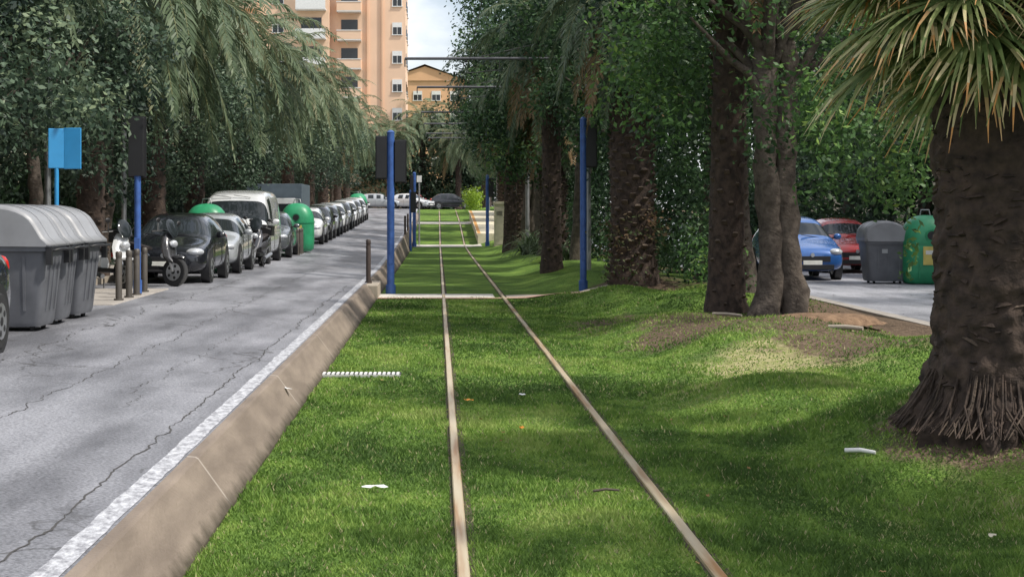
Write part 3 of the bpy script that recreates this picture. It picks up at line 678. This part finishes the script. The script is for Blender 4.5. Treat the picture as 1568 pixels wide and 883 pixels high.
def truck(x,y):
    z=hr(x,y); e=empty('box_truck',(x,y,z)); d=MB()
    d.box((0,.8,1.15),(2.0,1.5,1.5),paint(*Wt),None,.92,.8); d.box((0,.12,1.4),(1.7,.1,.6),M_glass); d.box((0,.03,.6),(1.9,.2,.4),M_black)
    d.box((0,3.5,1.5),(2.1,3.9,1.9),mat('truck_box',(.09,.12,.15),.5)); 
    for yy in(.9,4.4):
        for s in(-1,1): d.wheel((s*.85,yy,.36),.36,.22)
    d.obj('body',e,bevel=.04)
truck(-6.15,59.8)
vehicle('parked_car',-.6,153.5,2.41,Wt,rz=R(60)); vehicle('parked_car',-3.4,155,2.41,Sv,rz=R(90)); vehicle('parked_car',3.5,156,2.41,Bk,rz=R(90))
vehicle('parked_car',-2.2,160,2.41,Rd,rz=R(0))
def v2(name,x,y,c,**k): return vehicle(name,x,y,float(RR(y)),c,**k)
v2('parked_car',9.88,43.0,Bl,sc=(1,1,1.14)); v2('parked_car',12.35,48,Rd,sc=(1,1,1.1)); v2('parked_car',12.8,56,Wt); v2('parked_car',9.0,60,Sv)
def scooter(name,x,y,col,rz=0,z=None,s_=1):
    e=empty(name,(x,y,hr(x,y)+.0 if z is None else z),rz,s_); e.rotation_euler=(0,R(6),rz); d=MB(); pm=paint(*col)
    d.wheel((0,0.05,.29),.29,.12); d.wheel((0,1.30,.29),.29,.13)
    for s in(-1,1): d.tube([(s*.08,.05,.29),(s*.08,.30,.85)],.025,M_rim,6)
    cir=[2*math.pi*q/12 for q in range(12)]
    d.loft([[(a*math.cos(t),yy+b*math.sin(t),zz) for t in cir] for (a,b,yy,zz) in [(.06,.10,.10,.45),(.19,.10,.20,.58),(.21,.11,.26,.80),(.16,.10,.28,1.0),(.08,.06,.30,1.08)]],pm)
    d.sph((0,.05,.60),(.16,.40,.10),pm)
    d.sph((0,.13,.86),(.22,.14,.15),M_lamp)
    d.box((0,.62,.36),(.30,.55,.08),M_black)
    d.loft([[(a*math.cos(t),yy,zz+c*math.sin(t)) for t in cir] for (a,c,yy,zz) in [(.10,.14,.72,.48),(.19,.20,.90,.55),(.19,.18,1.2,.62),(.10,.08,1.62,.74)]],pm)
    d.loft([[(a*math.cos(t),yy,zz+c*math.sin(t)) for t in cir] for (a,c,yy,zz) in [(.08,.04,.72,.76),(.15,.07,.95,.78),(.15,.07,1.3,.84),(.07,.04,1.55,.88)]],M_seat)
    d.tube([(-.36,.42,1.08),(-.15,.33,1.12),(.15,.33,1.12),(.36,.42,1.08)],.02,M_black,6)
    for s in(-1,1):
        d.tube([(s*.25,.36,1.1),(s*.33,.30,1.28)],.01,M_black,5); d.sph((s*.34,.29,1.31),(.13,.04,.09),M_black)
    d.sph((0,.20,1.18),(.34,.05,.40),M_glass,12,8,Matrix.Rotation(R(-25),3,'X'))
    d.box((0,1.66,.62),(.06,.04,.1),M_tail); d.box((0,1.52,1.0),(.34,.3,.28),M_black)
    d.tube([(.14,.95,.25),(.18,1.5,.36)],.05,M_rim,8)
    for s in(-1,1): d.tube([(s*.1,.85,.2),(s*.16,.9,.01)],.015,M_black,5)
    d.obj('body',e,bevel=.006)
scooter('parked_motorcycle',-5.25,32.8,('dark',(.05,.05,.055)),R(62)); scooter('parked_motorcycle',-6.0,31.4,Wt,R(48)); scooter('parked_motorcycle',-5.05,43.9,('dark',(.05,.05,.055)),R(-8)); scooter('parked_motorcycle',-5.5,44.2,Rd,R(10))
# ------------------------------------------------------------ containers
def binmesh():
    d=MB()
    def rect(hx,hy,z,c=.08):
        pts=[]
        for (sx,sy,a0) in((1,1,0),(-1,1,90),(-1,-1,180),(1,-1,270)):
            for k in range(4):
                a=R(a0+30*k); pts.append((sx*(hx-c)+c*math.cos(a),sy*(hy-c)+c*math.sin(a),z))
        return pts
    d.loft([rect(.43,.36,.06),rect(.45,.38,.12),rect(.54,.43,.98)],M_binbody)
    d.loft([rect(.58,.47,.975),rect(.58,.47,1.05)],M_binbody)
    for k in(-1,0,1):
        d.box((k*.26,-.405,.58),(.035,.03,.66),M_binbody,Matrix.Rotation(R(3.5),3,'X'))
        d.box((.50,k*.2,.58),(.03,.035,.66),M_binbody,Matrix.Rotation(R(6),3,'Y'))
    prof=[(-.58,1.04),(-.585,1.12)]+[(-.10+.56*math.cos(R(a))*(1 if a<90 else .86),1.12+.42*max(0,math.sin(R(a)))**.75) for a in range(165,10,-12)]+[(.53,1.14),(.61,1.07),(.61,1.03)]
    ringf=lambda yy,f:[(a*f if f<1 else a,yy,1.04+(b-1.04)*f) for a,b in prof]
    d.loft([ringf(-.50,.90),ringf(-.48,.975),ringf(-.44,1),ringf(-.2,1),ringf(.2,1),ringf(.44,1),ringf(.48,.975),ringf(.50,.90)],M_binlid)
    for yy in(-.25,.25): d.loft([[(a*1.008,yy+o,1.04+(b-1.04)*1.02) for a,b in prof] for o in(-.015,.015)],M_binlid)
    d.tube([(.60,-.38,.98),(.67,-.38,1.0),(.67,.38,1.0),(.60,.38,.98)],.016,M_black,6)
    for s in(-1,1): d.box((.575,s*.44,.92),(.07,.07,.22),M_black)
    for sx in(-1,1):
        for sy in(-1,1): d.wheel((sx*.32,sy*.26,.05),.06,.04,False)
    d.box((-.1,-.437,.80),(.14,.01,.10),M_grey)
    return d.mesh('body')
BM=binmesh()
def wheeled_bin(x,y,z,sc=1.03,rz=0):
    e=empty('waste_container',(x,y,z),rz,sc); link('body',BM,e)
wheeled_bin(-5.42,20.8,hr(-5.3,21),1.03,R(-1)); wheeled_bin(-5.47,22.0,hr(-5.3,22),1.03,R(3)); wheeled_bin(-5.45,23.25,hr(-5.3,23),1.03,R(-4)); wheeled_bin(11.35,41.5,float(RR(41.5)))
def igloo(x,y,z,mt=M_green,label=True,name='recycling_container',rz=0):
    e=empty(name,(x,y,z),rz); d=MB()
    def ring(a,b,zz,p=3.2):
        o=[]
        for q in range(28):
            t=2*math.pi*q/28; c,s=math.cos(t),math.sin(t)
            o.append((a*abs(c)**(2/p)*(1 if c>0 else -1),b*abs(s)**(2/p)*(1 if s>0 else -1),zz))
        return o
    rs=[ring(.50,.45,.02),ring(.58,.52,.10),ring(.60,.55,.35),ring(.60,.55,1.05)]
    for k in range(1,9):
        t=R(k*11); rs.append(ring(.60*math.cos(t)**.75,.55*math.cos(t)**.6,1.05+.68*math.sin(t),3.2-.1*k))
    d.loft(rs,mt)
    d.loft([ring(.615,.565,1.02),ring(.615,.565,1.08)],mt)
    d.tube([(0,-.57,1.22),(0,-.50,1.22)],.15,mt,18); d.tube([(0,-.585,1.22),(0,-.56,1.22)],.11,M_black,18)
    d.tube([(-.13,0,1.72),(-.10,0,1.86),(.10,0,1.86),(.13,0,1.72)],.018,M_grey,6)
    if label: d.box((0,-.565,.72),(.42,.012,.46),M_yellow); d.box((.0,-.574,.80),(.3,.008,.1),M_white)
    for s in(-1,1): d.box((s*.3,-.562,.4),(.02,.02,.5),mt)
    d.obj('body',e)
igloo(-6.35,44.9,hr(-6,45),label=False); igloo(-5.0,58.2,hr(-5,58)); igloo(-5.6,113,hr(-5,113),label=False); igloo(-5.6,116,hr(-5,116),label=False)
igloo(12.3,41.2,float(RR(41)),rz=0)
# ------------------------------------------------------------ street furniture
def head(d,x,y,z,face,hh=1.05,wd=.27):
    d.box((x,y,z),(wd,.16,hh),M_black)
    d.box((x,y+face*.085,z),(wd+.06,.015,hh+.06),M_black)
    for k in(-1,0,1):
        c=Vector((x,y+face*.10,z+k*hh*.31)); d.tube([c,c+Vector((0,face*.02,0))],.10,mat('lens%d'%k,((.15,.03,.02) if k==1 else (.16,.09,.02) if k==0 else (.02,.12,.06)),.3),14)
        d.box((c.x,c.y+face*.08,c.z+.11),(.22,.18,.015),M_black)
def signal(x,y,ht,heads,z=None,r=.095):
    z=h(x,y) if z is None else z; e=empty('traffic_light',(x,y,z)); d=MB()
    d.tube([(0,0,-.1),(0,0,ht)],r,M_blue,16); d.tube([(0,0,-.05),(0,0,.25)],r*1.35,M_blue,16); d.tube([(0,0,ht),(0,0,ht+.05)],[r*1.1,r*.4],M_blue,16)
    d.box((0,-r*.9,.9),(.10,.04,.22),M_blue)
    for (dx,dz,fc) in heads:
        head(d,dx,0,dz,fc); 
        for q in(-.35,.35): d.tube([(0,0,dz+q),(dx,0,dz+q)],.02,M_black,6)
    d.obj('post',e,bevel=.006)
signal(-1.2,41.8,4.15,[(-.23,3.5,1),(.24,3.4,1)])
signal(-5.42,29.5,3.1,[(-.02,2.65,1)],z=hr(-5.4,29.5)+.02,r=.06)
signal(3.75,42,4.4,[(.2,3.7,1)],r=.085)
signal(-1.35,95,4.3,[(-.1,3.6,1)]); signal(2.9,95,4.1,[(.2,3.4,1)])
signal(-1.45,87,3.2,[(.14,2.6,1)],r=.06)
d=MB(); e=empty('traffic_sign',(-5.62,24.6,hr(-5.6,24.6)))
d.tube([(-.12,0,0),(-.12,0,2.75)],.035,M_sign,10); d.box((-.12,-.02,2.45),(.24,.03,.60),M_sign,Matrix.Rotation(R(18),3,'Z')); d.box((.12,.0,2.45),(.27,.03,.62),M_sign,Matrix.Rotation(R(-6),3,'Z'))
d.box((-.12,.03,2.6),(.3,.02,.04),M_grey); d.box((-.12,.03,2.3),(.3,.02,.04),M_grey)
d.obj('panel',e,bevel=.01)
def bollard(x,y,z,ht=.85,r=.05,mt=M_brown):
    d=MB(); d.tube([(0,0,-.05),(0,0,ht*.86),(0,0,ht*.88),(0,0,ht*.90),(0,0,ht),(0,0,ht+.02)],[r,r,r*.85,r,r,r*.6],mt,14); d.tube([(0,0,-.02),(0,0,.03)],r*1.5,mt,14)
    d.obj('bollard',loc=(x,y,z))
M_bolg=mat('bollard_grey',(.085,.075,.065),.5)
for x,y in[(-5.33,27.3),(-5.33,28.2),(-5.36,29.1),(-5.42,30.2)]: bollard(x,y,hr(x,y)+.02,.80,.055,M_bolg)
bollard(-1.72,40.6,.36,1.05,.06); bollard(-1.75,88,.9,1.0,.06); bollard(-1.75,96,1.0,1.0,.06)
for y in(55.5,56.5,57.2): bollard(-4.75,y,hr(-4.8,y),.85,.05,M_bolg)
mb=MB(); mb.box((-1.66,40.65,.15),(.42,2.66,.38),M_conc); mb.obj('kerb_landing',bevel=.02)
d=MB(); d.tube([(0,0,-.1),(0,0,6.5),(-.1,0,7.3),(-.9,0,7.7)],[.06,.05,.045,.04],M_grey,10); d.box((-1.15,0,7.68),(.6,.22,.1),M_grey); d.obj('street_lamp',loc=(5.35,30.5,h(5.3,30.5)))
for x,y in[(-7.3,38),(-7.4,31)]:
    d=MB(); d.tube([(0,0,-.1),(0,0,5.2)],.06,M_grey,10); d.tube([(0,0,5.2),(0,0,5.5)],[.12,.2],M_grey,12); d.sph((0,0,5.62),(.4,.4,.3),M_white); d.obj('street_lamp',loc=(x,y,hr(-7,y)+.13))
d=MB(); d.tube([(0,0,-.1),(0,0,4.2)],.05,M_grey,10); d.box((0,-.05,4.0),(.3,.03,.4),M_white); d.obj('sign_post',loc=(-1.1,98,h(-1.1,98)))
zc=h(3.75,90); d=MB(); d.box((0,0,1.15),(1.05,.8,2.4),M_cream); d.box((0,0,2.42),(1.18,.92,.14),M_cream); d.box((0,0,-.02),(1.15,.9,.16),M_conc)
for s in(-1,1): d.box((s*.25,-.405,1.15),(.46,.02,2.0),mat('cabinet_door',(.52,.47,.36),.6))
for k in range(5): d.box((-.25,-.42,1.75+k*.05),(.3,.02,.02),M_black)
d.box((.06,-.42,1.2),(.03,.03,.12),M_black); d.box((.25,-.42,1.6),(.15,.01,.12),M_yellow); d.obj('utility_cabinet',loc=(3.65,90,zc-.1),bevel=.012)
mb=MB(); yp=np.linspace(99,126,12); prof=[(2.45,-.2),(2.45,.55),(2.38,.56),(2.38,.66),(5.0,.66),(5.0,-.2)]
mb.loft([[(a,y,float(tr(y))+b) for a,b in prof] for y in yp],M_cream,smooth=False)
mb.loft([[(a,y,float(tr(y))+b) for a,b in [(2.42,.664),(2.62,.664)]] for y in yp],mat('platform_orange',(.55,.28,.08),.7),closed=False,caps=False,smooth=False)
mb.obj('tram_platform')
M_cant=mat('cantilever_steel',(.09,.09,.10),.6)
mb=MB()
for y,z,x0,x1 in[(50,6.8,-1.0,4.6),(64,7.0,-.8,4.6),(80,7.0,-.8,4.4),(96,7.3,-.8,4.4),(114,7.6,-.8,4.2),(134,8.2,-.8,4.2)]:
    t=h(4.3,y); e=empty('catenary_mast',(0,y,0)); d=MB()
    d.tube([(x1,0,t-.1),(x1,0,z+.9)],[.11,.08],M_grey,10); d.tube([(x0,0,z),(x1,0,z)],.045,M_cant,8); d.tube([(x1,0,z+.8),(1.2,0,z+.03)],.014,M_wire,5)
    d.tube([(x0,0,z),(x0,0,z-.25)],.02,M_wire,5); d.tube([(1.9,0,z),(1.9,0,z-.35),(.88,0,z-.45)],.016,M_wire,5)
    d.tube([(.88,0,z+.0),(.88,0,z-.12)],.04,M_black,6); d.obj('cantilever',e)
w_=[(.88,y,float(tr(y))+z) for y,z in[(2,6.3),(50,6.3),(80,6.5),(114,6.2),(134,5.7),(170,5.6)]]
mb.tube(w_,.009,M_wire,5); mb.tube([(a,b,c+.7) for a,b,c in w_],.007,M_wire,5); mb.obj('contact_wire')
# ------------------------------------------------------------ buildings
def window(d,x,y,z,wd=1.2,hh=1.3):
    d.box((x,y+.02,z),(wd,.08,hh),M_glass); d.box((x,y-.03,z-hh/2-.05),(wd+.2,.16,.08),M_white)
    for s in(-1,1): d.box((x+s*wd/2,y-.01,z),(.07,.1,hh),M_white)
    d.box((x,y-.01,z),(.05,.1,hh),M_white); d.box((x,y-.012,z+hh*.30),(wd-.07,.09,hh*.40),M_white)
e=empty('apartment_tower',(0,0,0)); d=MB()
FX=3.1
d.box((-7.6,185,24),(8.2,14,48),M_peach); d.box((-18,184,24),(12.6,16,48),M_peach)
d.box((-6.0,177.9,24),(.2,.25,48),M_band); d.box((-7.6,177.9,24),(.2,.25,48),M_band); d.obj('walls',e)
d=MB()
for k in range(15):
    z=3.5+k*FX
    window(d,-4.4,177.96,z,1.0,1.3)
    d.box((-9.6,177.2,z-1.35),(2.6,1.7,.18),M_white); d.box((-9.6,176.4,z-.85),(2.6,.12,.95),M_peach); d.box((-9.6,176.38,z-.36),(2.7,.18,.08),M_white)
    for s in(-1,1): d.box((-9.6+s*1.27,177.2,z-.85),(.1,1.6,.95),M_peach)
    d.box((-9.6,177.98,z-.1),(1.8,.1,2.1),M_glass)
    d.box((-13.6,175.3,z-1.35),(3.2,1.6,.18),M_white); d.box((-13.6,174.55,z-.85),(3.2,.12,.95),M_white)
    d.box((-13.6,175.98,z-.1),(2.2,.1,2.1),M_glass); window(d,-17.2,175.96,z); d.box((-21,175.3,z-.85),(3.2,1.6,.95),M_peach)
    for yy in(181,185,189): 
        d.box((-3.48,yy,z),(.08,1.2,1.2),M_glass); d.box((-3.44,yy,z-.66),(.16,1.4,.08),M_white)
d.obj('windows_and_balconies',e)
e=empty('orange_house',(0,0,0)); d=MB()
d.box((-1.8,236,10.3),(12,12,20.6),M_orange); d.add([(-8,229.8,20.6),(4.4,229.8,20.6),(4.4,242,20.6),(-8,242,20.6),(-1.8,229.8,22.6),(-1.8,242,22.6)],[(0,1,4),(3,5,2)],M_orange); d.add([(-8.3,229.5,20.5),(-1.8,229.5,22.9),(-1.8,242.3,22.9),(-8.3,242.3,20.5)],[(0,1,2,3)],M_roof); d.add([(4.7,229.5,20.5),(-1.8,229.5,22.9),(-1.8,242.3,22.9),(4.7,242.3,20.5)],[(3,2,1,0)],M_roof)
for k in range(6):
    for x in(-5.5,-2.8,-.2,2.4): window(d,x,229.95,3+k*3.1)
d.obj('walls',e)
def block(name,x,y0,y1,ht,side,mt):
    e=empty(name,(0,0,0)); d=MB(); d.box((x-side*6,(y0+y1)/2,ht/2),(12,y1-y0,ht),mt); d.box((x-side*6,(y0+y1)/2,ht+.2),(12.5,y1-y0+.5,.4),M_white); d.obj('walls',e); d=MB()
    y=y0+2.5
    while y<y1-1:
        for k in range(int(ht/3.1)):
            z=2.2+k*3.1; d.box((x+side*.02,y,z),(.08,1.3,1.4),M_glass); d.box((x+side*.05,y,z-.76),(.16,1.5,.1),M_white)
            if int(y)%2==0: d.box((x+side*.5,y,z-1.1),(1.0,2.4,.14),M_white); d.box((x+side*.98,y,z-.6),(.05,2.4,.9),M_grey)
        y+=3.3
    d.obj('windows',e)
block('cream_apartment_block',-17,10,70,13,1,M_cream); block('peach_apartment_block',-18,76,150,16,1,M_peach); block('beige_apartment_block',24,8,120,15,-1,M_cream)
d=MB()
for k in range(70):
    y=17+k*1.6; z=hr(-7,y)+.13; d.box((-13.2,y,z+.8),(.22,.22,1.6),M_cream)
    if k<69: d.box((-13.2,y+.8,z+.25),(.18,1.36,.5),M_cream); d.box((-13.2,y+.8,z+1.5),(.06,1.36,.06),M_black)
    for q in range(1,7): d.box((-13.2,y+.11+q*.2,z+.97),(.02,.02,.94),M_black)
d.obj('railing_fence')
# ------------------------------------------------------------ drain grate and litter
d=MB(); d.box((0,0,.006),(1.02,.30,.03),mat('grate_grey',(.45,.45,.43),.7))
for k in range(17): d.box((-.47+k*.059,0,.024),(.034,.24,.02),M_white); d.box((-.44+k*.059,0,.024),(.02,.22,.01),M_black)
d.obj('drain_grate',loc=(-.98,20.9,.015))
def scrap(name,x,y,z,l,w2,rz,mt):
    d=MB(); n=6
    r=random.Random(int(x*100+y*10))
    up=[(l*(i/n-.5),w2*(.5+.3*r.random())*math.sin(.3+2.6*i/n),.015+.02*r.random()) for i in range(n+1)]; dn=[(a,-b*(.6+.5*r.random()),.01+.02*r.random()) for a,b,c in up]
    d.add(up+dn,[(i,i+1,n+2+i,n+1+i) for i in range(n)],mt); d.obj(name,loc=(x,y,z),rz=rz)
scrap('paper_litter',-1.60,17.3,.22,.36,.05,R(-60),M_white); scrap('paper_litter',-.47,12.25,.025,.20,.04,.1,M_white)
def stick(name,x,y,l,rz,mt,r=.03): 
    d=MB(); d.tube([(-l/2,0,.03),(0,.01,.04),(l/2,0,.03)],[r,r,r*.8],mt,8); d.obj(name,loc=(x,y,h(x,y)+.01),rz=rz)
stick('pipe_litter',3.3,12.75,.24,R(-30),M_white,.018); stick('pipe_litter',5.75,23.0,.5,R(-35),M_conc,.035); stick('fallen_branch',4.7,26.5,.6,R(-50),M_conc,.025)
stick('fallen_branch',1.25,12.1,.2,R(10),M_bark,.01)
d=MB(); rg=[]
for i,(rr0,zz) in enumerate([(.75,-.05),(.62,.05),(.45,.09),(.30,.10)]):
    rg.append([(rr0*1.2*math.cos(2*math.pi*k/24)*(1+.35*noise.noise(Vector((math.cos(k),math.sin(k),i)))),rr0*.7*math.sin(2*math.pi*k/24)*(1+.35*noise.noise(Vector((k,1,i)))),zz+.02*noise.noise(Vector((k*.7,i,4)))) for k in range(24)])
d.loft(rg,mat('stump_wood',(.12,.07,.04),.9,0,.3,9,1,30,col2=(.27,.17,.10))); d.obj('tree_stump',loc=(5.75,24.3,h(5.8,24.3)))
M_leaf=mat('dry_leaf',(.30,.19,.07),.7); M_leafo=mat('orange_leaf',(.75,.28,.03),.6)
for i in range(20):
    r2=random.Random(i+50); y=9+18*r2.random()**1.3; x=r2.uniform(-1.3,5.2); scrap('fallen_leaf',x,y,h(x,y)+.025,.045,.022,r2.random()*6,M_leaf)
scrap('fallen_leaf',.34,17.8,.04,.11,.06,.3,M_leafo); scrap('fallen_leaf',.8,15.5,.04,.07,.04,1,M_leafo); scrap('paper_litter',.95,18.4,.03,.12,.06,1,M_white); scrap('paper_litter',3.4,10,h(3.4,10)+.03,.08,.04,1,M_cream)
print('done',len(bpy.data.objects))
